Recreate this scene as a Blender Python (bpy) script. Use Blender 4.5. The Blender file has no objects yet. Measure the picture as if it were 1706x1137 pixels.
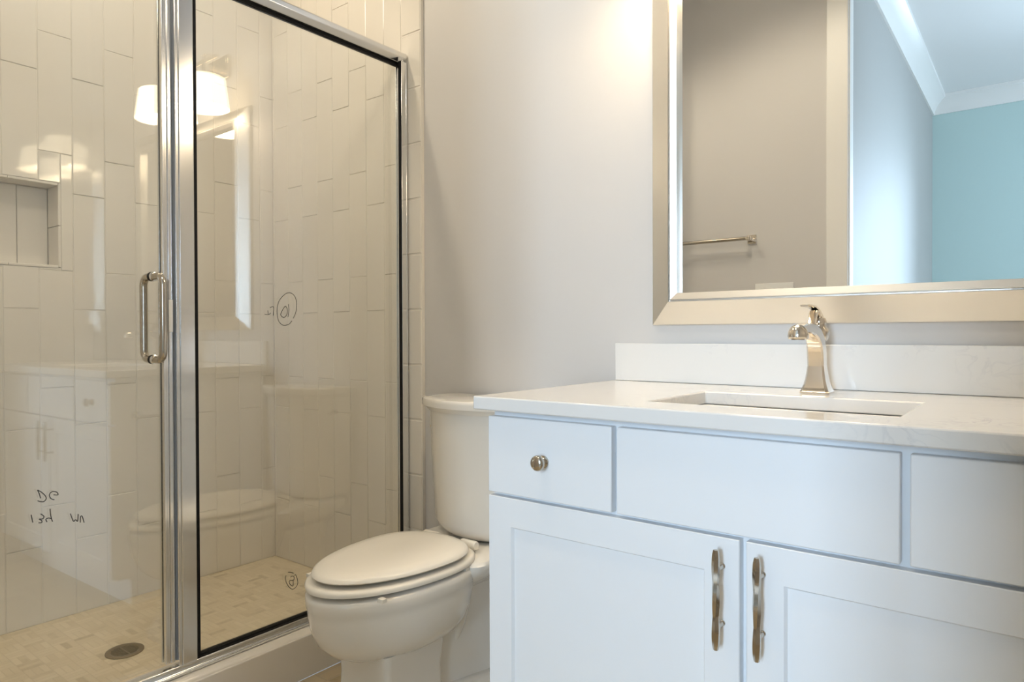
import bpy, bmesh, math, random
from mathutils import Vector, Matrix
C = bpy.context.scene.collection
SC = bpy.context.scene
H = 1.032                     # camera height; many heights below are written relative to it
R = math.radians
PI = math.pi
random.seed(7)

# ---------------------------------------------------------------- camera, sky, lights, exposure
cam_data = bpy.data.cameras.new('camera')
cam_data.sensor_width = 36.0
cam_data.lens = 24.0
cam_data.clip_start = 0.02
cam = bpy.data.objects.new('camera', cam_data)
C.objects.link(cam)
yaw, pitch, roll = R(37.85), R(-0.578), R(-0.183)
F = Vector((-math.sin(yaw) * math.cos(pitch), math.cos(yaw) * math.cos(pitch), math.sin(pitch)))
Rt = Vector((math.cos(yaw), math.sin(yaw), 0))
Up = Rt.cross(F)
r2 = math.cos(roll) * Rt + math.sin(roll) * Up
u2 = -math.sin(roll) * Rt + math.cos(roll) * Up
m = Matrix((r2, u2, -F)).transposed().to_4x4()
m.translation = Vector((0, 0, H))
cam.matrix_world = m
SC.camera = cam

SC.view_settings.view_transform = 'Standard'
SC.view_settings.look = 'None'
SC.view_settings.gamma = 1.0
SC.view_settings.exposure = 0.13
SC.view_settings.use_curve_mapping = False

w = bpy.data.worlds.new('sky')
SC.world = w
w.use_nodes = True
w.node_tree.nodes['Background'].inputs[0].default_value = (0.75, 0.85, 1.0, 1)
w.node_tree.nodes['Background'].inputs[1].default_value = 0.5

def area_light(name, loc, target, sx, sy, power, color):
    d = bpy.data.lights.new(name, 'AREA')
    d.shape = 'RECTANGLE'; d.size = sx; d.size_y = sy; d.energy = power; d.color = color
    o = bpy.data.objects.new(name, d); C.objects.link(o)
    o.location = loc
    o.rotation_euler = (Vector(target) - Vector(loc)).to_track_quat('-Z', 'Y').to_euler()
    return o

DAY = (0.62, 0.80, 1.0)
DAY_W = 47.0
SIDE_FILL_W = 110.0
# daylight entering through the bedroom window behind the camera
wl = area_light('window_daylight', (0.28, -3.58, 1.60), (0.05, 0, 1.35), 0.66, 1.8, DAY_W, DAY)
wl.data.spread = R(84)
area_light('side_fill_light', (2.76, -1.95, 1.65), (0, -1.95, 1.60), 1.2, 1.5, SIDE_FILL_W, DAY)  # added fill from the side, lifts the bedroom walls and ceiling
WARM = (1.0, 0.81, 0.56)
WARM_DOWN = (1.0, 0.86, 0.66)
SHADE_EMIT = 5.2
VANITY_W = 2.6
DOWN_W = 10.8
ROOM_FILL_W = 46.0

# ---------------------------------------------------------------- helpers
class MB:
    def __init__(self): self.v = []; self.f = []
    def add(self, vs, fs):
        n = len(self.v); self.v += [tuple(p) for p in vs]; self.f += [tuple(i + n for i in f) for f in fs]
        return self
    def box(self, x0, x1, y0, y1, z0, z1):
        vs = [(x, y, z) for z in (z0, z1) for y in (y0, y1) for x in (x0, x1)]
        return self.add(vs, [(0, 2, 3, 1), (4, 5, 7, 6), (0, 1, 5, 4), (2, 6, 7, 3), (0, 4, 6, 2), (1, 3, 7, 5)])
    def loft(self, rings, cap0=True, cap1=True, closed=True):
        n = len(rings[0]); vs = [p for r in rings for p in r]; fs = []
        for i in range(len(rings) - 1):
            for j in range(n if closed else n - 1):
                k = (j + 1) % n
                fs.append((i * n + j, i * n + k, (i + 1) * n + k, (i + 1) * n + j))
        if cap0: fs.append(tuple(range(n - 1, -1, -1)))
        if cap1: fs.append(tuple((len(rings) - 1) * n + j for j in range(n)))
        return self.add(vs, fs)
    def tube(self, pts, rad, n=12, caps=True):
        pts = [Vector(p) for p in pts]; rings = []; ref = None
        for i, p in enumerate(pts):
            t = (pts[min(i + 1, len(pts) - 1)] - pts[max(i - 1, 0)]).normalized()
            if ref is None:
                ref = Vector((0, 0, 1)) if abs(t.z) < .9 else Vector((1, 0, 0))
            a = (ref - t * ref.dot(t)).normalized(); b = t.cross(a); ref = a
            q = rad[i] if isinstance(rad, (list, tuple)) else rad
            rings.append([p + q * (math.cos(2 * PI * j / n) * a + math.sin(2 * PI * j / n) * b) for j in range(n)])
        return self.loft(rings, caps, caps)
    def lathe(self, prof, o, axis='z', n=32, cap0=True, cap1=True):
        rings = []
        for r, h in prof:
            ring = []
            for j in range(n):
                a = 2 * PI * j / n; c, s = r * math.cos(a), r * math.sin(a)
                if axis == 'z': ring.append((o[0] + c, o[1] + s, o[2] + h))
                elif axis == 'y': ring.append((o[0] + c, o[1] + h, o[2] + s))
                else: ring.append((o[0] + h, o[1] + c, o[2] + s))
            rings.append(ring)
        return self.loft(rings, cap0, cap1)
    def prism(self, poly, lo, hi, axis):
        def P(a, b, h): return (h, a, b) if axis == 'x' else ((a, h, b) if axis == 'y' else (a, b, h))
        return self.loft([[P(a, b, lo) for a, b in poly], [P(a, b, hi) for a, b in poly]])

BASE = {}
def obj(name, mb, mat, parent=None, smooth=None, bevel=0.0, segs=2, subsurf=0, base=None, label=None):
    o0 = Vector(BASE[parent.name]) if parent else Vector(base or (0, 0, 0))
    me = bpy.data.meshes.new(name)
    me.from_pydata([tuple(Vector(p) - o0) for p in mb.v], [], mb.f)
    bm = bmesh.new(); bm.from_mesh(me)
    bmesh.ops.recalc_face_normals(bm, faces=bm.faces)
    bm.to_mesh(me); bm.free()
    me.materials.append(mat)
    o = bpy.data.objects.new(name, me); C.objects.link(o)
    BASE[o.name] = tuple(o0)
    if parent: o.parent = parent
    else: o.location = o0
    if bevel:
        b = o.modifiers.new('bevel', 'BEVEL'); b.width = bevel; b.segments = segs; b.limit_method = 'ANGLE'; b.angle_limit = R(32)
        b.harden_normals = False
    if subsurf:
        s = o.modifiers.new('sub', 'SUBSURF'); s.levels = subsurf; s.render_levels = subsurf
    if smooth is not None or bevel:
        ang = R(smooth if smooth else 35)
        me.shade_smooth()
        bm = bmesh.new(); bm.from_mesh(me)
        for e in bm.edges:
            if len(e.link_faces) == 2 and e.calc_face_angle(0) > ang: e.smooth = False
        bm.to_mesh(me); bm.free()
    if label: o['label'] = label
    return o

def tag(o, label, cat, group=None):
    o['label'] = label; o['category'] = cat
    if group: o['group'] = group
    return o
def thing(name, label, cat, loc, group=None):
    o = bpy.data.objects.new(name, None); C.objects.link(o); o.location = loc
    o.empty_display_size = 0.05
    BASE[o.name] = tuple(loc)
    return tag(o, label, cat, group)
def struct(name, mb, mat, **k):
    o = obj(name, mb, mat, **k); o['kind'] = 'structure'; return o

# ---------------------------------------------------------------- materials
def mat(name, col, rough=.5, metal=0.0, spec=.5, coat=0.0):
    m = bpy.data.materials.new(name); m.use_nodes = True
    b = m.node_tree.nodes['Principled BSDF']
    b.inputs['Base Color'].default_value = (*col, 1); b.inputs['Roughness'].default_value = rough
    b.inputs['Metallic'].default_value = metal; b.inputs['Specular IOR Level'].default_value = spec
    b.inputs['Coat Weight'].default_value = coat; b.inputs['Coat Roughness'].default_value = .05
    return m
def N(m, t, **k):
    n = m.node_tree.nodes.new(t)
    for a, b in k.items(): setattr(n, a, b)
    return n
def L(m, a, b): m.node_tree.links.new(a, b)
def bsdf(m): return m.node_tree.nodes['Principled BSDF']
def noise_bump(m, scale, strength, dist=.001, detail=2.0):
    g = N(m, 'ShaderNodeNewGeometry'); n = N(m, 'ShaderNodeTexNoise'); b = N(m, 'ShaderNodeBump')
    n.inputs['Scale'].default_value = scale; n.inputs['Detail'].default_value = detail
    b.inputs['Strength'].default_value = strength; b.inputs['Distance'].default_value = dist
    L(m, g.outputs['Position'], n.inputs['Vector']); L(m, n.outputs['Fac'], b.inputs['Height'])
    L(m, b.outputs['Normal'], bsdf(m).inputs['Normal'])
def noise_color(m, c0, c1, scale, lo=.4, hi=.6, detail=4.0, dist=0.0):
    g = N(m, 'ShaderNodeNewGeometry'); n = N(m, 'ShaderNodeTexNoise'); r = N(m, 'ShaderNodeValToRGB')
    n.inputs['Scale'].default_value = scale; n.inputs['Detail'].default_value = detail; n.inputs['Distortion'].default_value = dist
    r.color_ramp.elements[0].position = lo; r.color_ramp.elements[1].position = hi
    r.color_ramp.elements[0].color = (*c0, 1); r.color_ramp.elements[1].color = (*c1, 1)
    L(m, g.outputs['Position'], n.inputs['Vector']); L(m, n.outputs['Fac'], r.inputs['Fac'])
    L(m, r.outputs['Color'], bsdf(m).inputs['Base Color'])
    return r

M = {}
M['paint'] = mat('wall_paint', (.64, .625, .61), .55, spec=.3); noise_bump(M['paint'], 90, .08, .0006)
M['ceiling'] = mat('ceiling_paint', (.84, .84, .83), .7, spec=.2); noise_bump(M['ceiling'], 60, .1, .0006)
M['trim'] = mat('trim_paint', (.84, .83, .80), .35); noise_bump(M['trim'], 40, .03, .0005)
M['aqua'] = mat('aqua_paint', (.54, .69, .67), .6, spec=.25); noise_bump(M['aqua'], 90, .08, .0006)
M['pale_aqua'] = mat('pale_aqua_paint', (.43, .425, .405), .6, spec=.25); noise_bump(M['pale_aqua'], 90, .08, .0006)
M['cabinet'] = mat('cabinet_paint', (.87, .89, .91), .33); noise_bump(M['cabinet'], 70, .03, .0004)
M['cabinet_inside'] = mat('cabinet_inside', (.6, .55, .47), .6); noise_bump(M['cabinet_inside'], 30, .05)
M['tile'] = mat('ivory_glazed_tile', (.77, .73, .66), .05, spec=.7); noise_color(M['tile'], (.755, .715, .645), (.785, .745, .675), 1.7); noise_bump(M['tile'], 9, .25, .0016, 1.0)
M['grout'] = mat('grout', (.77, .73, .66), .8, spec=.2); noise_bump(M['grout'], 300, .2)
M['porcelain'] = mat('porcelain', (.88, .85, .795), .08, spec=.5, coat=.3); noise_bump(M['porcelain'], 5, .03, .001, 1.0)
M['seat'] = mat('seat_plastic', (.92, .88, .80), .22, spec=.5); noise_bump(M['seat'], 5, .02, .001, 1.0)
M['chrome'] = mat('chrome', (.88, .88, .87), .06, 1.0); noise_bump(M['chrome'], 20, .01)
M['nickel'] = mat('polished_nickel', (.80, .74, .66), .13, 1.0); noise_bump(M['nickel'], 20, .01)
M['pull'] = mat('burnished_nickel', (.52, .475, .41), .14, 1.0); noise_bump(M['pull'], 20, .01)
M['alu'] = mat('bright_aluminium', (.84, .85, .86), .16, 1.0); noise_bump(M['alu'], 25, .01)
M['frame'] = mat('champagne_silver_leaf', (.80, .78, .74), .36, 1.0); noise_bump(M['frame'], 160, .05, .0005)
M['drain'] = mat('aged_bronze', (.27, .22, .15), .4, 1.0); noise_bump(M['drain'], 120, .2, .0005)
M['mirror'] = mat('mirror_silver', (.93, .94, .93), .0, 1.0)
M['black'] = mat('black_gasket', (.008, .008, .009), .6, spec=.2); noise_bump(M['black'], 200, .05)
M['rubber'] = mat('white_bumper', (.90, .90, .87), .4)
M['nub'] = mat('seat_bumper', (.82, .78, .70), .4)
M['ink'] = mat('marker_ink', (.05, .05, .045), .6)
M['seal'] = mat('pale_vinyl_seal', (.55, .60, .66), .25); noise_bump(M['seal'], 90, .03)
M['switch'] = mat('switch_plastic', (.86, .86, .84), .3)
M['bulb'] = None
# quartz worktop: white with small soft grey veins
q = M['quartz'] = mat('white_quartz', (.81, .80, .78), .12, spec=.5)
g = N(q, 'ShaderNodeNewGeometry')
n1 = N(q, 'ShaderNodeTexNoise'); n1.inputs['Scale'].default_value = 17; n1.inputs['Detail'].default_value = 6; n1.inputs['Distortion'].default_value = 1.2
n2 = N(q, 'ShaderNodeTexNoise'); n2.inputs['Scale'].default_value = 4; n2.inputs['Detail'].default_value = 2
r1 = N(q, 'ShaderNodeValToRGB'); r2_ = N(q, 'ShaderNodeValToRGB')
e = r1.color_ramp.elements; e[0].position = .46; e[0].color = (0, 0, 0, 1); e[1].position = .5; e[1].color = (1, 1, 1, 1)
x = r1.color_ramp.elements.new(.54); x.color = (0, 0, 0, 1)
e = r2_.color_ramp.elements; e[0].position = .5; e[0].color = (0, 0, 0, 1); e[1].position = .72; e[1].color = (1, 1, 1, 1)
mu = N(q, 'ShaderNodeMath', operation='MULTIPLY'); mx = N(q, 'ShaderNodeMix', data_type='RGBA')
L(q, g.outputs['Position'], n1.inputs['Vector']); L(q, g.outputs['Position'], n2.inputs['Vector'])
L(q, n1.outputs['Fac'], r1.inputs['Fac']); L(q, n2.outputs['Fac'], r2_.inputs['Fac'])
L(q, r1.outputs['Color'], mu.inputs[0]); L(q, r2_.outputs['Color'], mu.inputs[1])
L(q, mu.outputs[0], mx.inputs['Factor'])
mx.inputs['A'].default_value = (.81, .80, .78, 1); mx.inputs['B'].default_value = (.66, .66, .67, 1)
L(q, mx.outputs['Result'], bsdf(q).inputs['Base Color'])

M['pane'] = None
# clear glass: transparent pane with Fresnel reflection on either face
def glass(name, tint, r0):
    m = bpy.data.materials.new(name); m.use_nodes = True
    nt = m.node_tree; nt.nodes.remove(nt.nodes['Principled BSDF'])
    lw = N(m, 'ShaderNodeLayerWeight'); lw.inputs['Blend'].default_value = .5
    p = N(m, 'ShaderNodeMath', operation='POWER'); p.inputs[1].default_value = 5.0
    k = N(m, 'ShaderNodeMath', operation='MULTIPLY_ADD'); k.inputs[1].default_value = 1 - r0; k.inputs[2].default_value = r0
    t = N(m, 'ShaderNodeBsdfTransparent'); t.inputs[0].default_value = (*tint, 1)
    gl = N(m, 'ShaderNodeBsdfGlossy'); gl.inputs['Roughness'].default_value = 0.0; gl.inputs['Color'].default_value = (1, 1, 1, 1)
    mix = N(m, 'ShaderNodeMixShader')
    L(m, lw.outputs['Facing'], p.inputs[0]); L(m, p.outputs[0], k.inputs[0]); L(m, k.outputs[0], mix.inputs[0])
    L(m, t.outputs[0], mix.inputs[1]); L(m, gl.outputs[0], mix.inputs[2])
    L(m, mix.outputs[0], nt.nodes['Material Output'].inputs[0])
    return m
M['glass'] = glass('coated_glass', (.985, .992, .985), .105)
M['pane'] = glass('window_glass', (.99, .99, .99), .04)
M['glass_edge'] = mat('glass_edge', (.30, .42, .40), .1)

# small strip mosaic: squares of three strips whose direction alternates
def mosaic(name, cell, cols, grout):
    m = mat(name, cols[0], .35, spec=.4)
    g = N(m, 'ShaderNodeNewGeometry'); sx = N(m, 'ShaderNodeSeparateXYZ'); L(m, g.outputs['Position'], sx.inputs[0])
    def math_(op, a, b=None, c=None):
        n = N(m, 'ShaderNodeMath', operation=op)
        for i, v in enumerate((a, b, c)):
            if v is None: continue
            if isinstance(v, (int, float)): n.inputs[i].default_value = v
            else: L(m, v, n.inputs[i])
        return n.outputs[0]
    u = math_('DIVIDE', sx.outputs[0], cell); v = math_('DIVIDE', sx.outputs[1], cell)
    cu, cv = math_('FLOOR', u), math_('FLOOR', v)
    fu, fv = math_('SUBTRACT', u, cu), math_('SUBTRACT', v, cv)
    par = math_('FLOORED_MODULO', math_('ADD', cu, cv), 2)
    def mixv(f, a, b): return math_('ADD', math_('MULTIPLY', a, math_('SUBTRACT', 1.0, f)), math_('MULTIPLY', b, f))
    along = mixv(par, fu, fv)
    s3 = math_('MULTIPLY', along, 3.0); si = math_('FLOOR', s3); fs = math_('SUBTRACT', s3, si)
    ds = math_('MINIMUM', fs, math_('SUBTRACT', 1.0, fs))
    de = math_('MINIMUM', math_('MINIMUM', fu, math_('SUBTRACT', 1.0, fu)), math_('MINIMUM', fv, math_('SUBTRACT', 1.0, fv)))
    gm = math_('MINIMUM', math_('MULTIPLY', ds, .333), de)
    mask = N(m, 'ShaderNodeMapRange'); mask.inputs[1].default_value = .012; mask.inputs[2].default_value = .03
    L(m, gm, mask.inputs[0])
    cb = N(m, 'ShaderNodeCombineXYZ'); L(m, cu, cb.inputs[0]); L(m, cv, cb.inputs[1]); L(m, si, cb.inputs[2])
    wn = N(m, 'ShaderNodeTexWhiteNoise'); L(m, cb.outputs[0], wn.inputs['Vector'])
    rp = N(m, 'ShaderNodeValToRGB'); rp.color_ramp.interpolation = 'LINEAR'
    el = rp.color_ramp.elements; el[0].color = (*cols[1], 1); el[1].color = (*cols[0], 1); el[0].position = 0.02
    e2 = el.new(.22); e2.color = (*cols[2], 1)
    nz = N(m, 'ShaderNodeTexNoise'); nz.inputs['Scale'].default_value = 45; nz.inputs['Detail'].default_value = 3
    L(m, g.outputs['Position'], nz.inputs['Vector'])
    mixn = math_('ADD', math_('MULTIPLY', wn.outputs['Value'], .8), math_('MULTIPLY', nz.outputs['Fac'], .2))
    L(m, mixn, rp.inputs['Fac'])
    mx = N(m, 'ShaderNodeMix', data_type='RGBA'); mx.inputs['A'].default_value = (*grout, 1)
    L(m, mask.outputs[0], mx.inputs['Factor']); L(m, rp.outputs['Color'], mx.inputs['B'])
    L(m, mx.outputs['Result'], bsdf(m).inputs['Base Color'])
    bp = N(m, 'ShaderNodeBump'); bp.inputs['Strength'].default_value = .5; bp.inputs['Distance'].default_value = .001
    L(m, mask.outputs[0], bp.inputs['Height']); L(m, bp.outputs[0], bsdf(m).inputs['Normal'])
    return m
M['mosaic'] = mosaic('stone_strip_mosaic', .056, [(.80, .70, .53), (.50, .41, .27), (.72, .62, .45)], (.68, .58, .42))
M['floor_tile'] = mosaic('bath_floor_mosaic', .14, [(.60, .50, .34), (.36, .28, .16), (.52, .42, .27)], (.50, .42, .29))
# bedroom boards
wd = M['wood'] = mat('wood_boards', (.34, .24, .16), .4)
r = noise_color(wd, (.26, .18, .12), (.42, .31, .21), 6, .3, .7, 6)
def emit(name, col, s):
    m = bpy.data.materials.new(name); m.use_nodes = True
    b = bsdf(m); b.inputs['Base Color'].default_value = (.9, .88, .84, 1); b.inputs['Roughness'].default_value = .3
    b.inputs['Emission Color'].default_value = (*col, 1); b.inputs['Emission Strength'].default_value = s
    return m
M['shade'] = emit('lit_frosted_glass', WARM, SHADE_EMIT)
M['lens'] = emit('lit_lens', WARM_DOWN, 3.4)

# ---------------------------------------------------------------- setting
YW = 1.715          # painted mirror wall
XT = -2.627         # niche tile face
YT = 1.700          # shower tile face on the mirror wall
ZF = -.9595 + H     # shower floor
CEIL = 3.02
XR = 0.62           # right wall
YO = -.27           # wall behind the camera (bathroom face)
YB = -.335           # its bedroom face
DX0, DX1, DH = -.745, -.015, 2.78    # doorway
YE = .17            # end wall of the shower

struct('floor', MB().box(-1.742, XR, YO, YW, -.05, 0), M['floor_tile'])
struct('ceiling', MB().box(-2.9, XR + .1, YB, YW + .1, CEIL, CEIL + .05), M['ceiling'])
struct('wall_back', MB().box(-1.722, XR, YW, YW + .1, 0, CEIL), M['paint'])
struct('wall_right', MB().box(XR, XR + .1, YO, YW + .1, 0, CEIL), M['paint'])
struct('wall_front', MB().box(-2.9, DX0 - .0205, YB, YO, 0, CEIL).box(DX1 + .0205, XR + .1, YB, YO, 0, CEIL).box(DX0 - .0205, DX1 + .0205, YB, YO, DH + .0205, CEIL), M['paint'])
struct('wall_shower_end', MB().box(-2.9, -1.742, YO, YE - .012, 0, CEIL), M['paint'])

# tiled walls: every tile a slightly tilted bevelled plate, grout plane behind
TW, TH, GAP = .1012, .396, .0018
def tiles(mb, rects, face, depth=.010, bev=.0016):
    """rects are (u0,u1,v0,v1); face(u,v,d) maps to the room, d is height above the grout"""
    for u0, u1, v0, v1 in rects:
        g = GAP / 2; a0, a1, b0, b1 = u0 + g, u1 - g, v0 + g, v1 - g
        if a1 - a0 < .006 or b1 - b0 < .006: continue
        tu, tv, tz = random.uniform(-1, 1) * .0007, random.uniform(-1, 1) * .0008, random.uniform(-.0003, .0003)
        vs = []
        for ins, d in ((0, 0.0), (0, depth - bev), (bev, depth)):
            for (p, q_) in ((a0 + ins, b0 + ins), (a1 - ins, b0 + ins), (a1 - ins, b1 - ins), (a0 + ins, b1 - ins)):
                k = 0 if d == 0 else 1
                su = (p - (a0 + a1) / 2) / (a1 - a0) * 2; sv = (q_ - (b0 + b1) / 2) / (b1 - b0) * 2
                vs.append(face(p, q_, d + k * (tz + tu * su + tv * sv)))
        fs = [(8, 9, 10, 11)]
        for r0 in (0, 4):
            for j in range(4):
                fs.append((r0 + j, r0 + (j + 1) % 4, r0 + 4 + (j + 1) % 4, r0 + 4 + j))
        mb.add(vs, fs)
def columns(ustart, step, kmin, kmax, odd_is_A, u_lo, u_hi, v_lo, v_hi, hole=None):
    out = []
    for k in range(kmin, kmax):
        a, b = sorted((ustart + step * k, ustart + step * (k + 1)))
        a, b = max(a, u_lo), min(b, u_hi)
        if b - a < .004: continue
        j0 = .485 if (k % 2 == 1) == odd_is_A else .220
        for n in range(-5, 5):
            c, d = max(j0 + n * TH + H, v_lo), min(j0 + (n + 1) * TH + H, v_hi)
            if d - c < .004: continue
            if hole and a < hole[1] and b > hole[0] and c < hole[3] and d > hole[2]:
                h0, h1, g0, g1 = hole
                if a < h0: out.append((a, h0, c, d))
                if b > h1: out.append((h1, b, c, d))
                m0, m1 = max(a, h0), min(b, h1)
                if c < g0: out.append((m0, m1, c, g0))
                if d > g1: out.append((m0, m1, g1, d))
            else: out.append((a, b, c, d))
    return out
# mirror-wall side of the shower
mb = MB()
tiles(mb, columns(-1.813, -.1005, 0, 9, True, XT, -1.822, ZF, CEIL), lambda u, v, d: (u, YT + .010 - d, v))
brd = [(-1.822, -1.722, max(.284 + n * .1955 + H, ZF), min(.284 + (n + 1) * .1955 + H, CEIL)) for n in range(-7, 8)]
tiles(mb, brd, lambda u, v, d: (u, YT + .010 - d, v), bev=.004)
struct('wall_tile_back', mb, M['tile'])
struct('wall_shower_back', MB().box(-2.9, -1.7225, YT + .0021, YW + .1, 0, CEIL), M['grout'])
# niche wall
NY0, NY1, NZ0, NZ1 = .592, .892, .229 + H, .5155 + H
ND = .092
mb = MB()
tiles(mb, columns(.726, .1015, -7, 11, False, YE, YT + .002, ZF, CEIL, (NY0, NY1, NZ0, NZ1)), lambda u, v, d: (XT - .010 + d, u, v))
struct('wall_tile_left', mb, M['tile'])
mb = MB()
X1 = XT - .0021
mb.box(-2.9, X1, -.27, NY0, 0, CEIL).box(-2.9, X1, NY1, YW + .1, 0, CEIL).box(-2.9, X1, NY0, NY1, 0, NZ0).box(-2.9, X1, NY0, NY1, NZ1, CEIL)
mb.box(-2.9, XT - ND - .0085, NY0, NY1, NZ0, NZ1)
struct('wall_left', mb, M['grout'])
# tiles lining the niche
mb = MB()
k = .008
nb = [(a, b, NZ0 + k, NZ1 - k) for a, b in ((NY0 + k, .692), (.692, .793), (.793, NY1 - k))]
tiles(mb, nb, lambda u, v, d: (XT - ND - .008 + d, u, v), .008)
tiles(mb, [(XT - ND, XT + .001, NZ0 + .002, .372 + H), (XT - ND, XT + .001, .372 + H, NZ1)], lambda u, v, d: (u, NY1 - d, v), k)
tiles(mb, [(XT - ND, XT + .001, NZ0, NZ1)], lambda u, v, d: (u, NY0 + d, v), k)
tiles(mb, [(XT - ND, XT + .002, NY0 + k, .742), (XT - ND, XT + .002, .742, NY1 - k)], lambda u, v, d: (u, v, NZ1 - d), k)
tiles(mb, [(XT - ND, XT + .002, NY0 + k, .742), (XT - ND, XT + .002, .742, NY1 - k)], lambda u, v, d: (u, v, NZ0 + d), k)
struct('wall_niche', mb, M['tile'])
# end wall of the shower, behind the hinge
mb = MB()
tiles(mb, columns(XT, .1015, 0, 9, True, XT, -1.742, ZF, CEIL), lambda u, v, d: (u, YE - .010 + d, v))
struct('wall_tile_end', mb, M['tile'])
struct('floor_shower', MB().box(XT - .02, -1.9, YE - .02, YT + .012, ZF - .06, ZF), M['mosaic'])
# curb
CT = -.904 + H
mb = MB().prism([(-1.742, 0), (-1.742, CT), (-1.90, CT - .004), (-1.90, 0)], YE - .012, YT, 'y')
struct('shower_curb', mb, M['tile'], bevel=.003)
mb = MB()
# baseboards
struct('baseboard_back', MB().box(-1.72, -.94, YW - .014, YW, 0, .12), M['trim'], bevel=.003)
struct('baseboard_front', MB().box(-1.74, DX0 - .09, YO, YO + .014, 0, .12), M['trim'], bevel=.003)
# door casing and jamb
CW, CTk = .105, .020
mb = MB()
mb.box(DX0 - CW, DX0 - .006, YO, YO + CTk, 0, DH + .09).box(DX1 + .006, DX1 + CW, YO, YO + CTk, 0, DH + .09).box(DX0 - .006, DX1 + .006, YO, YO + CTk, DH + .006, DH + .09)
struct('trim_1', mb, M['trim'], bevel=.004)
mb = MB()
mb.box(DX0 - .02, DX0, YB - .004, YO + .004, 0, DH).box(DX1, DX1 + .02, YB - .004, YO + .004, 0, DH).box(DX0 - .02, DX1 + .02, YB - .004, YO + .004, DH, DH + .02)
struct('trim_2', mb, M['trim'], bevel=.002)

# bedroom beyond the doorway
BX0, BX1, BY, BH = -.746, 2.6, -3.42, 3.02
struct('floor_bedroom', MB().box(BX0 - .1, BX1 + .1, BY - .1, YO, -.06, -.001), M['wood'])
struct('ceiling_bedroom', MB().box(BX0 - .1, BX1 + .1, BY - .1, YB, BH, BH + .05), M['ceiling'])
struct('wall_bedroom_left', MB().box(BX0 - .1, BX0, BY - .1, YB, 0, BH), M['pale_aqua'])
struct('wall_bedroom_right', MB().box(BX1, BX1 + .1, BY - .1, -2.57, 0, BH).box(BX1, BX1 + .1, -1.33, YB, 0, BH).box(BX1, BX1 + .1, -2.57, -1.33, 0, .88).box(BX1, BX1 + .1, -2.57, -1.33, 2.42, BH), M['aqua'])
WX0, WX1, WZ0, WZ1 = -.06, .62, .70, 2.5
struct('wall_bedroom_far', MB().box(BX0, WX0, BY - .1, BY, 0, BH).box(WX1, BX1, BY - .1, BY, 0, BH).box(WX0, WX1, BY - .1, BY, 0, WZ0).box(WX0, WX1, BY - .1, BY, WZ1, BH), M['aqua'])
mb = MB()
crown = [(0, 0), (.014, 0), (.02, .03), (.05, .075), (.085, .105), (.10, .115), (.10, .14), (0, .14)]
c1 = [(BX0 + a, BH - .14 + b) for a, b in crown]
mb.loft([[(BX0 + a, YB, BH - .14 + b) for a, b in crown], [(BX0 + a, BY + a, BH - .14 + b) for a, b in crown]])
struct('trim_3', mb, M['trim'], smooth=40)
mb = MB()
mb.loft([[(BX0 + a, BY + a, BH - .14 + b) for a, b in crown], [(BX1 - a, BY + a, BH - .14 + b) for a, b in crown]])
struct('trim_4', mb, M['trim'], smooth=40)
mb = MB()
t = .05
mb.box(WX0, WX1, BY - .09, BY - .03, WZ0, WZ0 + t).box(WX0, WX1, BY - .09, BY - .03, WZ1 - t, WZ1)
for xx in (WX0, (WX0 + WX1) / 2 - t / 2, WX1 - t): mb.box(xx, xx + t, BY - .09, BY - .03, WZ0 + t, WZ1 - t)
w1 = struct('window_1', mb, M['trim'], bevel=.003)
obj('window_pane', MB().box(WX0 + t, (WX0 + WX1 - t) / 2, BY - .064, BY - .06, WZ0 + t, WZ1 - t).box((WX0 + WX1 + t) / 2, WX1 - t, BY - .064, BY - .06, WZ0 + t, WZ1 - t), M['pane'], w1)

mb = MB().box(BX1 + .03, BX1 + .09, -2.57, -1.33, .88, .93).box(BX1 + .03, BX1 + .09, -2.57, -1.33, 2.37, 2.42)  # unseen side window, added to let the bedroom fill light in
for yy in (-2.57, -1.975, -1.38): mb.box(BX1 + .03, BX1 + .09, yy, yy + .05, .93, 2.37)
w2 = struct('fill_window', mb, M['trim'], bevel=.003)
obj('window_pane', MB().box(BX1 + .06, BX1 + .064, -2.52, -1.975, .93, 2.37).box(BX1 + .06, BX1 + .064, -1.925, -1.38, .93, 2.37), M['pane'], w2)

# ---------------------------------------------------------------- vanity
VX0, VX1 = -.9323, .157
VF = 1.118                       # face of the doors and drawers
FR = VF + .020                   # face frame
CTZ = -.131 + H                  # worktop top
CTT = .0285
VT = CTZ - CTT - .001
TK = .105
v = thing('vanity_cabinet', 'white painted bathroom vanity with two doors, one drawer knob and two pulls, below the mirror', 'cabinet', ((VX0 + VX1) / 2, 1.42, 0))
mb = MB()
side = [(FR + .02, VT), (FR + .02, TK), (1.205, TK), (1.205, 0), (YW - .004, 0), (YW - .004, VT)]
mb.prism(side, VX0, VX0 + .018, 'x').prism(side, VX1 - .018, VX1, 'x')
mb.box(VX0 + .018, VX1 - .018, FR + .02, YW - .01, TK, TK + .018)
mb.box(VX0 + .018, VX1 - .018, YW - .012, YW - .004, TK, VT)
obj('body', mb, M['cabinet'], v, bevel=.001)
mb = MB()
ZR = -.3387 + H
for a, b in ((VX0, VX0 + .035), (-.648, -.6125), (-.173, -.1365), (VX1 - .035, VX1)): mb.box(a, b, FR, FR + .02, ZR + .02, VT - .02)
mb.box(VX0, VX1, FR, FR + .02, VT - .02, VT).box(VX0, VX1, FR, FR + .02, ZR - .02, ZR + .02).box(VX0, VX1, FR, FR + .02, TK, TK + .03)
for a, b in ((VX0, VX0 + .035), (-.407, -.371), (VX1 - .035, VX1)): mb.box(a, b, FR, FR + .02, TK + .03, ZR - .02)
obj('face_frame', mb, M['cabinet'], v)
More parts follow.
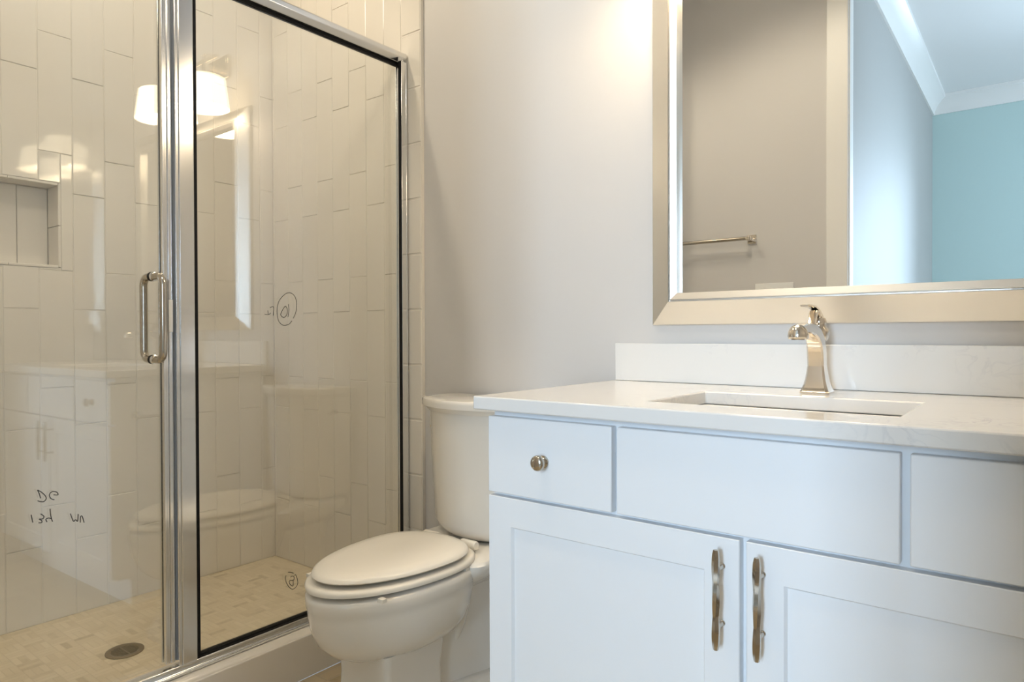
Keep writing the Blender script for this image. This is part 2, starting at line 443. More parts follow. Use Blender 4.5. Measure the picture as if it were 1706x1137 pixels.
obj('toe_kick', MB().box(VX0 + .0005, VX1, 1.19, 1.2045, 0, TK - .001), M['cabinet'], v)
ZT, ZB = -.1735 + H, -.3352 + H
def front(name, x0, x1): return obj(name, MB().box(x0, x1, VF, FR - .0005, ZB, ZT), M['cabinet'], v, bevel=.002)
dr = front('drawer', -.9335, -.6350)
front('false_front', -.6240, -.1612)
front('false_front', -.1487, VX1 + .001)
mb = MB()
KX, KZ = -.7895, -.2565 + H
mb.lathe([(.0125, 0), (.0125, -.003), (.008, -.006), (.0065, -.010), (.0075, -.013), (.0135, -.0155), (.0158, -.019), (.0155, -.024), (.0125, -.0275), (.006, -.0290), (.001, -.0293)], (KX, VF, KZ), 'y', 32)
obj('knob', mb, M['pull'], dr, smooth=50, label='round polished nickel knob')
def door(x0, x1, pullx):
    z0, z1 = TK + .008, -.3425 + H
    s, dp = .060, .007
    y0, y1 = VF, FR - .0005
    # one slab with a recessed centre panel
    vs = []; fs = []
    def ring(a, y): return [(x0 + a, y, z0 + a), (x1 - a, y, z0 + a), (x1 - a, y, z1 - a), (x0 + a, y, z1 - a)]
    mb = MB().loft([ring(0, y1), ring(0, y0 + .0015), ring(.0015, y0), ring(s, y0), ring(s + .004, y0 + dp)], True, True)
    d = obj('door', mb, M['cabinet'], v)
    # twisted square bar pull on two posts
    zc, hl = -.4385 + H, .0825
    mb = MB(); rings = []
    yc = VF - .030
    nst = 60
    for i in range(nst + 1):
        tt = i / nst; z = zc - hl + 2 * hl * tt
        lobe = abs(math.sin(PI * (.5 + (tt - .5) * 3.0)))
        a = .35 + tt * PI * .42
        e = min(1.0, .80 + min(tt, 1 - tt) * 4.0)
        hw = (.0054 + .0014 * lobe) * e
        rings.append([(pullx + hw * math.cos(a + PI * q2 / 3), yc + hw * math.sin(a + PI * q2 / 3), z) for q2 in range(6)])
    mb.loft(rings)
    for zz in (zc - .048, zc + .048):
        mb.lathe([(.0050, 0), (.0050, -.002), (.0036, -.004), (.0036, -.0275)], (pullx, VF, zz), 'y', 16)
    obj('pull', mb, M['pull'], d, smooth=24, label='twisted nickel bar pull')
door(VX0 - .0008, -.3942, -.4228)
door(-.3832, VX1 + .001, -.3560)

# worktop with a cutout for the basin
SX0, SX1, SY0, SY1 = -.603, -.177, 1.205, 1.490
CX0, CX1, CY0, CY1 = -.9555, .185, 1.0935, YW - .002
xs, ys = [CX0, SX0, SX1, CX1], [CY0, SY0, SY1, CY1]
mb = MB(); vs = [(x_, y_, z_) for z_ in (CTZ - CTT, CTZ) for y_ in ys for x_ in xs]; fs = []
def vi(i, j, k_): return k_ * 16 + j * 4 + i
for i in range(3):
    for j in range(3):
        if i == 1 and j == 1: continue
        for k_ in (0, 1): fs.append((vi(i, j, k_), vi(i + 1, j, k_), vi(i + 1, j + 1, k_), vi(i, j + 1, k_)))
for i in range(3):
    fs.append((vi(i, 0, 0), vi(i + 1, 0, 0), vi(i + 1, 0, 1), vi(i, 0, 1))); fs.append((vi(i, 3, 0), vi(i + 1, 3, 0), vi(i + 1, 3, 1), vi(i, 3, 1)))
    fs.append((vi(0, i, 0), vi(0, i + 1, 0), vi(0, i + 1, 1), vi(0, i, 1))); fs.append((vi(3, i, 0), vi(3, i + 1, 0), vi(3, i + 1, 1), vi(3, i, 1)))
for a, b in (((1, 1), (2, 1)), ((2, 1), (2, 2)), ((2, 2), (1, 2)), ((1, 2), (1, 1))):
    fs.append((vi(*a, 0), vi(*b, 0), vi(*b, 1), vi(*a, 1)))
mb.add(vs, fs)
ct = obj('countertop', mb, M['quartz'], None, bevel=.003, base=(-.385, 1.40, CTZ - CTT))
tag(ct, 'white grey-veined quartz worktop lying on the vanity, with a rectangular basin cutout', 'countertop')
bs = obj('backsplash', MB().box(-.9525, .185, 1.699, YW - .001, CTZ + .0005, -.0265 + H), M['quartz'], None, bevel=.002, base=(-.385, 1.705, CTZ))
tag(bs, 'low white quartz upstand along the wall between worktop and mirror', 'backsplash')
# undermount basin
def rrect(x0, x1, y0, y1, rr, z, n=5):
    out = []
    for cx_, cy_, a0 in ((x1 - rr, y1 - rr, 0), (x0 + rr, y1 - rr, PI / 2), (x0 + rr, y0 + rr, PI), (x1 - rr, y0 + rr, 1.5 * PI)):
        for j in range(n + 1):
            a = a0 + PI / 2 * j / n; out.append((cx_ + rr * math.cos(a), cy_ + rr * math.sin(a), z))
    return out
zt = CTZ - CTT - .001
def rr_(e, z, rad): return rrect(SX0 + e, SX1 - e, SY0 + e, SY1 - e, rad, z)
sk = thing('sink', 'white rectangular undermount basin sunk into the quartz worktop', 'sink', ((SX0 + SX1) / 2, (SY0 + SY1) / 2, zt - .14))
obj('basin', MB().loft([rr_(-.020, zt, .03), rr_(.003, zt, .02), rr_(.006, zt - .004, .025), rr_(.010, zt - .10, .03), rr_(.022, zt - .118, .035), rr_(.06, zt - .125, .04), rr_(.06, zt - .137, .04), rr_(.012, zt - .132, .04), rr_(-.003, zt - .10, .03), rr_(-.020, zt - .012, .03)], False, False), M['porcelain'], sk, smooth=40)
obj('basin_floor', MB().loft([rr_(.0595, zt - .1248, .04), rr_(.0595, zt - .1372, .04)]), M['porcelain'], sk)
obj('drain', MB().lathe([(.024, 0), (.024, .003), (.018, .004), (.016, .002), (.001, .002)], (-.389, 1.36, zt - .1248), 'z', 24), M['chrome'], sk, smooth=40, label='round chrome drain')

# faucet
FX, FY = -.389, 1.588
fa = thing('faucet', 'polished nickel single-lever faucet with a flared base, standing behind the basin', 'faucet', (FX, FY, CTZ))
def chamf(hw, hd, c=.32):
    return [(hw, -hd * (1 - c)), (hw, hd * (1 - c)), (hw * (1 - c), hd), (-hw * (1 - c), hd), (-hw, hd * (1 - c)), (-hw, -hd * (1 - c)), (-hw * (1 - c), -hd), (hw * (1 - c), -hd)]
mb = MB(); rings = []
for z, hw in ((0, .0300), (.004, .0300), (.008, .0275), (.018, .0238), (.030, .0208), (.044, .0186), (.057, .0172), (.0595, .0166)):
    rings.append([(FX + a, FY + b, CTZ + z) for a, b in chamf(hw, hw, .2)])
mb.loft(rings)
obj('body', mb, M['nickel'], fa, smooth=28)
mb = MB(); rings = []
path = [(FY, .058), (FY - .001, .075), (FY - .005, .095), (FY - .014, .114), (FY - .032, .129), (FY - .058, .1385), (FY - .088, .1420), (FY - .118, .1405), (FY - .140, .1375)]
wid = [.0165, .0168, .0168, .0163, .0150, .0135, .0122, .0112, .0100]
dep = [.0165, .0170, .0168, .0160, .0140, .0120, .0105, .0095, .0080]
for i, (yy, zz) in enumerate(path):
    a = path[max(i - 1, 0)]; b = path[min(i + 1, len(path) - 1)]
    ty, tz = b[0] - a[0], b[1] - a[1]; l = math.hypot(ty, tz); ty /= l; tz /= l
    ny, nz = tz, -ty           # points to the back / up side
    rings.append([(FX + p, yy + s_ * ny, CTZ + zz + s_ * nz) for p, s_ in chamf(wid[i], dep[i], .22)])
mb.loft(rings)
ey, ez = FY - .148, CTZ + .120
mb.lathe([(.0135, -.001), (.0185, -.001), (.0200, .002), (.0200, .007), (.0180, .016), (.0140, .023), (.0075, .0275), (.001, .0285)], (FX, ey, ez), 'z', 28)
sp = obj('spout', mb, M['nickel'], fa, smooth=30)
obj('aerator', MB().lathe([(.001, -.0025), (.0125, -.0025), (.0125, .0)], (FX, ey, ez), 'z', 24), M['drain'], sp, smooth=40)
mb = MB()
hz = CTZ + .120
mb.lathe([(.0150, 0), (.0185, .004), (.0205, .012), (.0205, .020), (.0185, .026), (.0150, .030), (.0140, .034), (.0150, .038), (.0155, .043), (.0130, .050), (.007, .0535), (.001, .0545)], (FX, FY + .016, hz - .006), 'z', 28)
rings = []
for zz, yy, hw, hd in ((.137, -.050, .0085, .0100), (.148, -.047, .0075, .0085), (.160, -.040, .0070, .0085), (.172, -.030, .0078, .0110), (.180, -.022, .0080, .0120)):
    rings.append([(FX + a, FY + yy + b, CTZ + zz) for a, b in chamf(hw, hd, .3)])
mb.loft(rings); rings = []
lev = [(FY + .024, .040, .0090, .0060), (FY + .014, .052, .0085, .0056), (FY - .002, .062, .0078, .0046), (FY - .022, .0690, .0080, .0034), (FY - .045, .0725, .0092, .0028), (FY - .072, .0735, .0105, .0026), (FY - .094, .0735, .0105, .0024), (FY - .104, .0730, .0075, .0020)]
for i, (yy, zz, hw, hd) in enumerate(lev):
    a = lev[max(i - 1, 0)]; b = lev[min(i + 1, len(lev) - 1)]
    ty, tz = b[0] - a[0], b[1] - a[1]; l = math.hypot(ty, tz); ty /= l; tz /= l
    rings.append([(FX + p, yy + s_ * tz, CTZ + .115 + zz - s_ * ty) for p, s_ in chamf(hw, hd, .3)])
mb.loft(rings)
obj('handle', mb, M['nickel'], fa, smooth=30)

# mirror
MX0, MX1, MZ0, MZ1 = -.838, .060, .0232 + H, 1.030 + H
mi = thing('wall_mirror', 'large framed mirror with a wide champagne silver frame, hung above the vanity', 'mirror', ((MX0 + MX1) / 2, YW, MZ0))
prof = [(0.0, YW - .001), (0.0, 1.703), (.002, 1.701), (.058, 1.670), (.0605, 1.6685), (.0620, 1.675), (.0640, 1.675), (.0650, 1.6685), (.0670, 1.6680), (.0825, 1.6735), (.0830, 1.6745), (.0830, YW - .001)]
fr = MB()
def corner(o, y): return [(MX0 + o, y, MZ0 + o), (MX1 - o, y, MZ0 + o), (MX1 - o, y, MZ1 - o), (MX0 + o, y, MZ1 - o)]
cr = [corner(o, y) for o, y in prof]
for s_ in range(4):
    a, b = s_, (s_ + 1) % 4
    m0 = MB().loft([[c[a] for c in cr], [c[b] for c in cr]], True, True)
    nm = ('frame_rail', 'frame_stile', 'frame_rail', 'frame_stile')[s_]
    obj(nm, m0, M['frame'], mi)
obj('mirror_glass', MB().box(MX0 + .0800, MX1 - .0800, 1.6925, 1.697, MZ0 + .0800, MZ1 - .0800), M['mirror'], mi)

# vanity light above the mirror
vl = thing('vanity_light', 'nickel bar light with two lit white glass shades on the wall above the mirror', 'light', (-.581, YW, 1.15 + H))
obj('backplate', MB().box(-.671, -.491, YW - .022, YW - .001, 1.19 + H, 1.30 + H), M['nickel'], vl, bevel=.006)
mb = MB().box(-.742, -.420, YW - .115, YW - .095, 1.235 + H, 1.255 + H).box(-.591, -.571, YW - .096, YW - .021, 1.235 + H, 1.255 + H)
obj('bar', mb, M['nickel'], vl, bevel=.003)
SHZ0, SHZ1, SHY = 1.003 + H, 1.138 + H, 1.560
for sx_ in (-.722, -.440):
    prf = [(.0, SHZ1), (.075, SHZ1), (.082, SHZ1 - .004), (.099, SHZ0), (.096, SHZ0), (.079, SHZ1 - .008), (.0, SHZ1 - .008)]
    prf = [(max(a, .001), b - SHZ0) for a, b in prf]
    sh = obj('shade', MB().lathe(prf, (sx_, SHY, SHZ0), 'z', 40), M['shade'], vl, smooth=40)
    mb = MB().lathe([(.012, 0), (.016, .03), (.016, .055)], (sx_, SHY, SHZ1 + .0005), 'z', 20)
    mb.tube([(sx_, SHY, SHZ1 + .05), (sx_, SHY, SHZ1 + .10), (sx_, SHY + .02, SHZ1 + .106), (sx_, YW - .11, SHZ1 + .106)], .007, 12)
    obj('socket', mb, M['nickel'], vl, smooth=40)
    d = bpy.data.lights.new('vanity_bulb', 'POINT'); d.energy = VANITY_W; d.color = WARM; d.shadow_soft_size = .035
    o = bpy.data.objects.new('vanity_bulb', d); C.objects.link(o); o.parent = vl
    o.location = Vector((sx_, SHY, SHZ0 + .045)) - Vector(vl.location)

# recessed light over the shower, plus an unseen fill light added over the room
def downlight(x, y, label, watts, k=1.0):
    cl = thing('ceiling_light', label, 'light', (x, y, CEIL))
    obj('trim_ring', MB().lathe([(.055 * k, -.001), (.055 * k + .02, -.001), (.055 * k + .023, -.004), (.055 * k + .02, -.008), (.055 * k, -.006)], (x, y, CEIL), 'z', 40, False, False), M['trim'], cl, smooth=40)
    obj('lens', MB().lathe([(.001, -.0015), (.055 * k, -.0015), (.055 * k, -.005), (.001, -.006)], (x, y, CEIL), 'z', 40), M['lens'], cl, smooth=40)
    d = bpy.data.lights.new('downlight', 'SPOT'); d.energy = watts; d.color = WARM_DOWN; d.shadow_soft_size = .05 * k; d.spot_size = R(150); d.spot_blend = .5
    o = bpy.data.objects.new('downlight', d); C.objects.link(o); o.parent = cl; o.location = (0, 0, -.02)
downlight(-2.08, .95, 'round recessed downlight in the ceiling over the shower', DOWN_W * 4)
downlight(-.95, .55, 'added wide round flush fill light in the ceiling over the middle of the bathroom', ROOM_FILL_W, 3.6)

# ---------------------------------------------------------------- toilet
TX = -1.372
def egg(yf, yb, hw, yw, z, n=72, nf=2.0, nb=2.4, cx=TX):
    out = []
    for i in range(n):
        t_ = 2 * PI * i / n; c, s = math.cos(t_), math.sin(t_); e_ = nf if s < 0 else nb
        x_ = cx + hw * math.copysign(abs(c) ** (2 / e_), c)
        y_ = yw + ((yw - yf) if s < 0 else (yb - yw)) * math.copysign(abs(s) ** (2 / e_), s)
        out.append((x_, y_, z + H))
    return out
to = thing('toilet', 'off-white two-piece toilet with its lid down, between the shower and the vanity', 'toilet', (TX, 1.35, 0))
mb = MB()
mb.loft([egg(1.108, 1.40, .088, 1.27, -.823), egg(1.080, 1.42, .108, 1.275, -.812), egg(1.045, 1.44, .133, 1.28, -.792), egg(1.018, 1.455, .150, 1.285, -.765), egg(1.002, 1.465, .160, 1.288, -.730), egg(.994, 1.475, .165, 1.29, -.690),
         egg(.992, 1.48, .1665, 1.29, -.672), egg(.9895, 1.482, .1685, 1.29, -.668), egg(.9885, 1.485, .1695, 1.29, -.650), egg(.9895, 1.485, .1690, 1.29, -.640), egg(.996, 1.482, .163, 1.29, -.6350), egg(1.05, 1.43, .11, 1.28, -.6350)])
# pedestal, squarish
def sq(x0, x1, y0, y1, z, rr=.018): return rrect(TX + x0, TX + x1, y0, y1, rr, z + H, 6)
mb.loft([sq(-.118, .128, 1.085, 1.56, -1.032, .03), sq(-.118, .128, 1.085, 1.56, -1.012, .03), sq(-.108, .118, 1.105, 1.54, -.985, .025), sq(-.096, .108, 1.122, 1.34, -.955, .022), sq(-.090, .103, 1.128, 1.33, -.93), sq(-.088, .101, 1.130, 1.33, -.88), sq(-.090, .103, 1.126, 1.34, -.80)])
# rear column and trapway
mb.loft([sq(-.105, .105, 1.30, 1.67, -1.032, .03), sq(-.105, .105, 1.30, 1.67, -1.010, .03), sq(-.088, .088, 1.30, 1.66, -.990, .03), sq(-.080, .080, 1.30, 1.65, -.93, .03), sq(-.078, .078, 1.30, 1.65, -.80, .03), sq(-.085, .085, 1.32, 1.66, -.72, .03), sq(-.10, .10, 1.36, 1.67, -.68, .03)])
for sg in (-1, 1):
    mb.tube([(TX + sg * .060, 1.30, .345), (TX + sg * .072, 1.385, .310), (TX + sg * .076, 1.425, .270), (TX + sg * .062, 1.425, .225), (TX + sg * .050, 1.40, .16), (TX + sg * .045, 1.37, .05)], [.03, .030, .029, .027, .026, .026], 18)
# deck under the tank
mb.loft([sq(-.10, .10, 1.38, 1.66, -.715, .04), sq(-.15, .15, 1.375, 1.685, -.675, .05), sq(-.178, .178, 1.37, 1.692, -.648, .05), sq(-.180, .180, 1.37, 1.692, -.630, .05), sq(-.174, .174, 1.376, 1.690, -.6225, .05)])
obj('bowl', mb, M['porcelain'], to, smooth=48)
# bumpers, seat, lid
mb = MB()
mb.loft([egg(1.03, 1.45, .135, 1.289, -.6262), egg(.996, 1.478, .161, 1.289, -.6258), egg(.9885, 1.480, .1675, 1.289, -.6235), egg(.987, 1.481, .1690, 1.289, -.617), egg(.991, 1.479, .165, 1.289, -.6105), egg(1.000, 1.473, .157, 1.289, -.6085),
         egg(1.08, 1.43, .10, 1.27, -.6085)])
se = obj('seat', mb, M['seat'], to, smooth=50)
mb = MB()
for sg in (-1, 1):
    for yy in (1.075, 1.36):
        hw = .1395 if yy < 1.2 else .148
        obj('bumper', MB().box(TX + sg * hw - .009, TX + sg * hw + .009, yy, yy + .014, -.6350 + H, -.6258 + H), M['nub'], se)
mb = MB()
mb.loft([egg(1.05, 1.43, .125, 1.293, -.5995), egg(1.018, 1.447, .149, 1.293, -.5990), egg(1.008, 1.452, .157, 1.293, -.5972), egg(1.0055, 1.453, .1592, 1.293, -.594), egg(1.009, 1.451, .1565, 1.293, -.588), egg(1.018, 1.446, .149, 1.293, -.584),
         egg(1.06, 1.425, .118, 1.29, -.5795), egg(1.12, 1.39, .07, 1.28, -.5775), egg(1.19, 1.34, .02, 1.27, -.577)])
li = obj('lid', mb, M['seat'], to, smooth=50)
for sg in (-1, 1):
    mb = MB()
    mb.lathe([(.011, -.028), (.013, -.025), (.013, .025), (.011, .028)], (TX + sg * .075, 1.465, -.603 + H), 'x', 16)
    mb.box(TX + sg * .075 - .013, TX + sg * .075 + .013, 1.452, 1.492, -.622 + H, -.604 + H)
    obj('hinge', mb, M['seat'], se, smooth=40)
# tank: bow-fronted
def bow(hw, yc, yb, yk, z, n=17):
    pts = [(TX - hw, yk), (TX - hw, yc + .010)]
    for i in range(n):
        f = -1 + 2 * i / (n - 1)
        f2 = f * .985
        pts.append((TX + hw * f2, yb + (yc - yb) * abs(f2) ** 2.2))
    pts += [(TX + hw, yc + .010), (TX + hw, yk)]
    return [(a, b, z + H) for a, b in pts]
mb = MB()
mb.loft([bow(.125, 1.60, 1.545, 1.675, -.6215), bow(.150, 1.595, 1.525, 1.685, -.612), bow(.163, 1.588, 1.512, 1.69, -.600), bow(.168, 1.582, 1.505, 1.69, -.590), bow(.171, 1.578, 1.502, 1.69, -.578), bow(.176, 1.570, 1.496, 1.69, -.40), bow(.179, 1.566, 1.492, 1.69, -.238)])
obj('tank', mb, M['porcelain'], to, smooth=40)
mb = MB()
mb.loft([bow(.184, 1.560, 1.486, 1.692, -.2375), bow(.187, 1.557, 1.483, 1.693, -.233), bow(.190, 1.553, 1.480, 1.694, -.228), bow(.196, 1.547, 1.474, 1.696, -.222), bow(.1965, 1.5465, 1.4735, 1.696, -.208), bow(.1955, 1.5475, 1.4745, 1.696, -.201), bow(.192, 1.551, 1.478, 1.694, -.1975), bow(.17, 1.57, 1.50, 1.68, -.196)])
obj('tank_lid', mb, M['porcelain'], to, smooth=40)
mb = MB().lathe([(.010, -.001), (.010, -.004), (.005, -.005), (.005, -.0115)], (TX - .1775, 1.610, -.290 + H), 'x', 16)
mb.tube([(TX - .1875, 1.612, -.290 + H), (TX - .1885, 1.595, -.292 + H), (TX - .187, 1.578, -.296 + H)], [.004, .0035, .0045], 10)
obj('flush_lever', mb, M['nickel'], to, smooth=40, label='small metal flush lever')

# toilet paper holder on the side of the vanity
tp = thing('toilet_paper_holder', 'small empty nickel paper holder fixed to the left side of the vanity cabinet', 'toilet paper holder', (VX0, 1.27, -.31 + H))
for yy in (1.215, 1.375):
    obj('bracket', MB().lathe([(.018, 0), (.018, -.006), (.009, -.010), (.007, -.040)], (VX0, yy, -.31 + H), 'x', 20).lathe([(.009, -.010), (.009, .010)], (VX0 - .040, yy, -.31 + H), 'y', 16), M['chrome'], tp, smooth=40)
obj('bar', MB().tube([(VX0 - .040, 1.2255, -.31 + H), (VX0 - .040, 1.3645, -.31 + H)], .006, 14), M['chrome'], tp, smooth=40)

# ---------------------------------------------------------------- shower enclosure
XG = -1.824
A0, A1 = -1.838, -1.803              # frame depth
SZ0 = -.9035 + H
GZ0, GZ1 = -.8735 + H, .9605 + H
TOP = .9935 + H
PY0, PY1 = .8805, .9310
WY = YT - .004
en = thing('shower_enclosure', 'fixed shower glass panel in a bright aluminium frame with a post, next to the toilet', 'shower screen', (XG, 1.3, SZ0))
sill = obj('shower_sill', MB().prism([(A0, SZ0), (A0, SZ0 + .020), (A0 + .006, SZ0 + .024), (A1 - .004, SZ0 + .024), (A1, SZ0 + .018), (A1 + .001, SZ0 + .010), (A1 + .006, SZ0 + .007), (A1 + .006, SZ0)], YE + .002, WY, 'y'), M['alu'], None, bevel=.0015, base=(XG, .94, SZ0))
tag(sill, 'long bright aluminium sill rail lying on the shower curb under the glass', 'shower sill')
obj('header_rail', MB().prism([(A0, GZ1 + .004), (A0, TOP), (A0 + .004, TOP + .004), (A1 + .012, TOP + .004), (A1 + .016, TOP), (A1 + .016, GZ1 + .018), (A1, GZ1 + .004)], PY0, WY, 'y'), M['alu'], en, bevel=.0015)
mb = MB().box(A0, A1 - .004, PY0 + .010, PY1, SZ0 + .0245, GZ1 + .0035).box(A0, A1 + .002, PY0 + .0085, PY1 - .004, SZ0 + .0245, GZ1 + .0035).box(A0 + .004, A1 - .002, PY0, PY0 + .0085, SZ0 + .0245, GZ1 + .0035)
obj('post', mb, M['alu'], en, bevel=.001)
CF = -1.786          # the wall channel stands a little proud
obj('wall_channel', MB().box(A0, CF, WY - .006, WY, SZ0 + .0245, GZ1 + .0035).box(A0, XG - .009, WY - .010, WY - .006, SZ0 + .0245, GZ1 + .0035).box(CF - .0150, CF, WY - .028, WY - .006, SZ0 + .0245, GZ1 + .0035), M['alu'], en, bevel=.0008)
gp = obj('glass_panel', MB().box(XG - .004, XG + .004, PY1 + .0005, WY - .0065, SZ0 + .026, GZ1 + .003), M['glass'], en)
ga = MB()
y0, y1, z0, z1 = PY1 + .0003, WY - .0065, SZ0 + .0255, GZ1 + .0033
for xa, xb in ((XG + .0042, XG + .0085), (XG - .0085, XG - .0042)):
    ga.box(xa, xb, y0, y1, z0, z0 + .0065).box(xa, xb, y0, y1, z1 - .0065, z1).box(xa, xb, y0, y0 + .0125, z0 + .0065, z1 - .0065)
ga.box(CF - .0140, CF - .0005, WY - .0305, WY - .0283, z0, z1 + .0005)
obj('gasket', ga, M['black'], en, label='black rubber gasket')
DOOR_MARKS = [[(0.5674,-0.3558),(0.5706,-0.3647),(0.5734,-0.3762)],[(0.5674,-0.3558),(0.5754,-0.3623),(0.583,-0.3725),(0.5844,-0.3794),(0.58,-0.3847),(0.5733,-0.3839),(0.5672,-0.3805)],[(0.5995,-0.3729),(0.6088,-0.3747),(0.6064,-0.3681),(0.5995,-0.3651),(0.5937,-0.3668),(0.5912,-0.373),(0.5945,-0.3809),(0.6013,-0.385)],[(0.5542,-0.4101),(0.5573,-0.4287)],[(0.5731,-0.4119),(0.5797,-0.4194),(0.5772,-0.4244),(0.5701,-0.4234),(0.5753,-0.4284),(0.5748,-0.4327),(0.5686,-0.4318)],[(0.5924,-0.4043),(0.5937,-0.4213),(0.597,-0.4354)],[(0.5951,-0.4283),(0.5893,-0.4253),(0.5835,-0.4268),(0.5858,-0.434)],[(0.6344,-0.4244),(0.6408,-0.444),(0.6454,-0.4416),(0.65,-0.446),(0.6512,-0.4291)],[(0.6556,-0.4507),(0.6563,-0.4371),(0.6599,-0.4367),(0.6639,-0.4526)]]
PANEL_MARKS_A = [[(1.2455,0.0503),(1.2558,0.0725),(1.2577,0.1004),(1.251,0.1192),(1.2376,0.1281),(1.2227,0.1267),(1.2061,0.1144),(1.1946,0.0982),(1.1896,0.0766),(1.191,0.0537),(1.1974,0.0381),(1.212,0.0289),(1.2303,0.0327),(1.2404,0.043)],[(1.2157,0.0859),(1.2058,0.0713),(1.2024,0.0597),(1.2122,0.0527),(1.2222,0.0601),(1.2256,0.0746),(1.2207,0.0861),(1.2157,0.0859)],[(1.229,0.0936),(1.2306,0.0748),(1.2271,0.0537)],[(1.1656,0.0809),(1.172,0.0839),(1.1784,0.082),(1.1766,0.0578)],[(1.1481,0.0607),(1.1607,0.0603),(1.1679,0.0654)],[(1.1584,0.0729),(1.1599,0.0603)]]
PANEL_MARKS_B = [[(1.243,-0.7426),(1.2492,-0.7434),(1.2549,-0.7604),(1.2553,-0.7713),(1.25,-0.7797),(1.2396,-0.7838),(1.2324,-0.7808),(1.2223,-0.7697),(1.2143,-0.754),(1.2124,-0.741),(1.2144,-0.7345)],[(1.2216,-0.7272),(1.2308,-0.7297),(1.241,-0.7348)],[(1.2307,-0.7454),(1.2338,-0.7422),(1.242,-0.7459),(1.243,-0.7525),(1.2398,-0.756),(1.2275,-0.7543),(1.2254,-0.7591),(1.2295,-0.7674),(1.2387,-0.7737),(1.2393,-0.7568)]]
def strokes(name, lines, x, parent, rad=.0009, label=None):
    mb = MB()
    for ln in lines:
        pts = [Vector((x, a, b + H)) for a, b in ln]
        sm = []
        for i in range(len(pts) - 1):      # Catmull-Rom
            p0, p1, p2, p3 = pts[max(i - 1, 0)], pts[i], pts[i + 1], pts[min(i + 2, len(pts) - 1)]
            for j in range(5):
                t_ = j / 5
                sm.append(.5 * ((2 * p1) + (p2 - p0) * t_ + (2 * p0 - 5 * p1 + 4 * p2 - p3) * t_ ** 2 + (3 * p1 - p0 - 3 * p2 + p3) * t_ ** 3))
        sm.append(pts[-1])
        rings = []
        for i, p in enumerate(sm):
            t_ = (sm[min(i + 1, len(sm) - 1)] - sm[max(i - 1, 0)]).normalized()
            nn = Vector((0, -t_.z, t_.y))
            rings.append([p + nn * rad, p + nn * rad + Vector((.0004, 0, 0)), p - nn * rad + Vector((.0004, 0, 0)), p - nn * rad])
        mb.loft(rings)
    return obj(name, mb, M['ink'], parent, label=label)
strokes('marker_note', PANEL_MARKS_A, XG + .0042, gp, label='circled number written in marker')
strokes('marker_note', PANEL_MARKS_B, XG + .0042, gp, label='small circled letter written in marker')

# swinging glass door, standing a touch inwards of the frame
HY = .205
dd = thing('shower_door', 'swinging glass shower door with a nickel pull and marker writing, left of the post', 'shower door', (XG, HY, SZ0 + .03))
dg = obj('glass_pane', MB().box(XG - .004, XG + .004, HY, .872, SZ0 + .032, GZ1 - .004), M['glass'], dd)
strokes('marker_note', DOOR_MARKS, XG + .0042, dg, .0010, label='scribbled measurements in marker')
mb = MB().box(XG + .0045, XG + .016, .8525, .8600, SZ0 + .034, GZ1 - .006).box(XG + .0045, XG + .013, .8600, .8665, SZ0 + .034, GZ1 - .006).box(XG + .0045, XG + .017, .8665, .8760, SZ0 + .034, GZ1 - .006).box(XG - .012, XG - .0045, .8525, .8760, SZ0 + .034, GZ1 - .006).box(XG - .0045, XG + .0045, .8722, .8760, SZ0 + .034, GZ1 - .006)
obj('strike_rail', mb, M['alu'], dd, bevel=.001)
obj('magnet_strip', MB().box(XG - .004, XG + .012, .8762, .8790, SZ0 + .034, GZ1 - .006), M['seal'], dd, label='grey vinyl magnet strip')
obj('bumper', MB().box(XG + .0172, XG + .0195, .8655, .8765, .0075 + H, .0935 + H), M['rubber'], dd, bevel=.0008, label='short white bumper')
obj('hinge_rail', MB().box(XG - .013, XG + .016, HY - .020, HY + .012, SZ0 + .0335, SZ0 + .0338 + 1.855).box(XG - .0125, XG + .0155, HY - .028, HY - .020, SZ0 + .034, SZ0 + 1.88) , M['alu'], dd, bevel=.001)
hyc, hz0, hz1 = .834, -.0635 + H, .1535 + H
for sg in (1, -1):
    mb = MB(); x1 = XG + sg * .0045; x2 = XG + sg * .052; rr = .024
    pts = [(x1 + sg * .004, hyc, hz0)]
    for j in range(9):
        a = PI / 2 * j / 8; pts.append((x2 - sg * rr + sg * rr * math.sin(a), hyc, hz0 + rr - rr * math.cos(a)))
    for j in range(9):
        a = PI / 2 * j / 8; pts.append((x2 - sg * rr + sg * rr * math.cos(a), hyc, hz1 - rr + rr * math.sin(a)))
    pts.append((x1 + sg * .004, hyc, hz1))
    mb.tube(pts, .0098, 20)
    h = obj('handle', mb, M['pull'], dd, smooth=60, label='outer nickel tube pull' if sg > 0 else 'inner nickel tube pull')
    mb = MB()
    for zz in (hz0, hz1):
        mb.lathe([(.0125, 0), (.0125, sg * .003), (.0100, sg * .0042)], (x1, hyc, zz), 'x', 20)
    obj('washer', mb, M['black'] if sg < 0 else M['chrome'], h, smooth=40)
dd.rotation_euler = (0, 0, R(1.0))

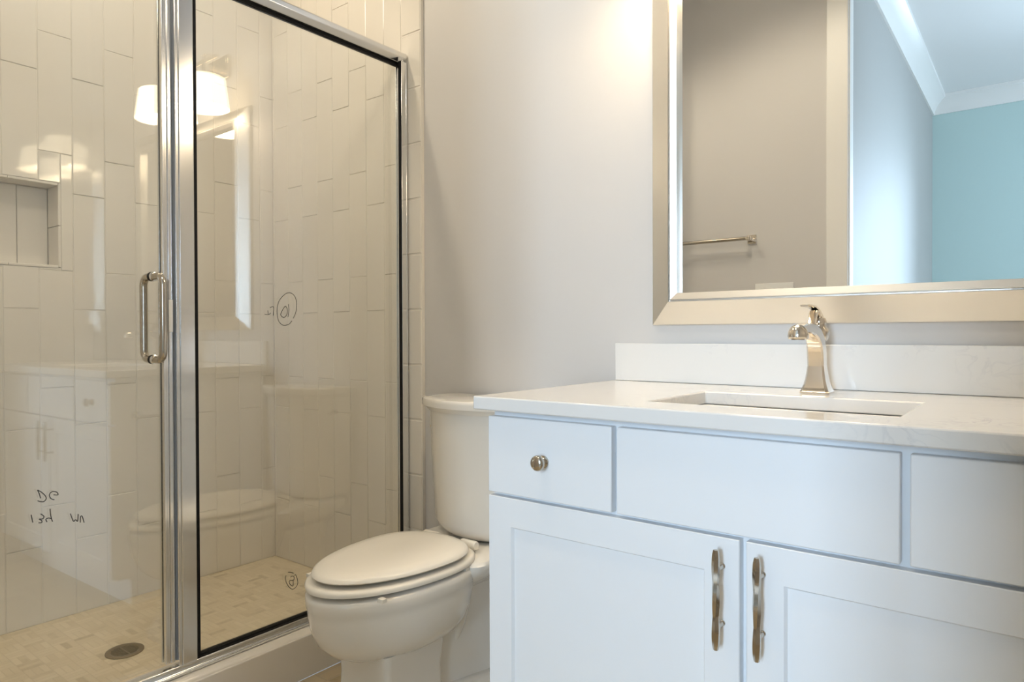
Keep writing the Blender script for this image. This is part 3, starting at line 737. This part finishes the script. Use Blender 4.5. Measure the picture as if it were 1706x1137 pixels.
# shower drain
dn = thing('shower_drain', 'round dark bronze drain grate set in the shower floor mosaic', 'drain', (-2.195, .905, ZF))
mb = MB().lathe([(.036, .0005), (.052, .0005), (.052, .003), (.050, .004), (.038, .004), (.036, .003)], (-2.195, .905, ZF), 'z', 40)
obj('rim', MB().lathe([(.037, .0004), (.0525, .0004), (.0525, .003), (.0505, .004), (.0385, .004), (.037, .0032)], (-2.195, .905, ZF), 'z', 40, False, False), M['drain'], dn, smooth=40)
mb = MB()
for i in range(-4, 5):
    x_ = -2.195 + i * .0082; hl = math.sqrt(max(.037 ** 2 - (i * .0082) ** 2, 0))
    mb.box(x_ - .0020, x_ + .0020, .905 - hl, .905 + hl, ZF + .001, ZF + .0034)
mb.box(-2.195 - .0365, -2.195 + .0365, .903, .907, ZF + .0011, ZF + .0033)
obj('grate', mb, M['drain'], dn)
obj('pit', MB().lathe([(.001, .0002), (.0365, .0002), (.0365, .0005), (.001, .0005)], (-2.195, .905, ZF), 'z', 32), M['black'], dn)

# towel bar and switch plate on the wall behind the camera (seen in the mirror)
tb = thing('towel_bar', 'polished nickel towel bar on the wall opposite the mirror, seen in the mirror', 'towel bar', (-1.43, YO, .505 + H))
BZ = .500 + H
for bx in (-1.220, -1.680):
    mb = MB().box(bx - .023, bx + .023, YO + .0005, YO + .009, BZ - .023, BZ + .023)
    mb.lathe([(.011, .009), (.010, .045), (.014, .052), (.014, .072), (.009, .078)], (bx, YO, BZ), 'y', 20)
    obj('bracket', mb, M['nickel'], tb, smooth=40, bevel=.0015)
obj('rod', MB().tube([(-1.668, YO + .062, BZ), (-1.232, YO + .062, BZ)], .0100, 16), M['pull'], tb, smooth=40)
PX0, PX1, PZ1 = -1.203, -1.008, .262 + H
sw = thing('switch_plate', 'white four-gang switch plate on the wall opposite, low in the mirror below the towel bar', 'light switch', (-1.105, YO, PZ1 - .06))
obj('plate', MB().box(PX0, PX1, YO + .0005, YO + .006, PZ1 - .117, PZ1), M['switch'], sw, bevel=.002)
for i in range(4):
    xx = (PX0 + PX1) / 2 + (i - 1.5) * .046
    obj('rocker', MB().box(xx - .0165, xx + .0165, YO + .0062, YO + .010, PZ1 - .092, PZ1 - .025), M['switch'], sw, bevel=.001)
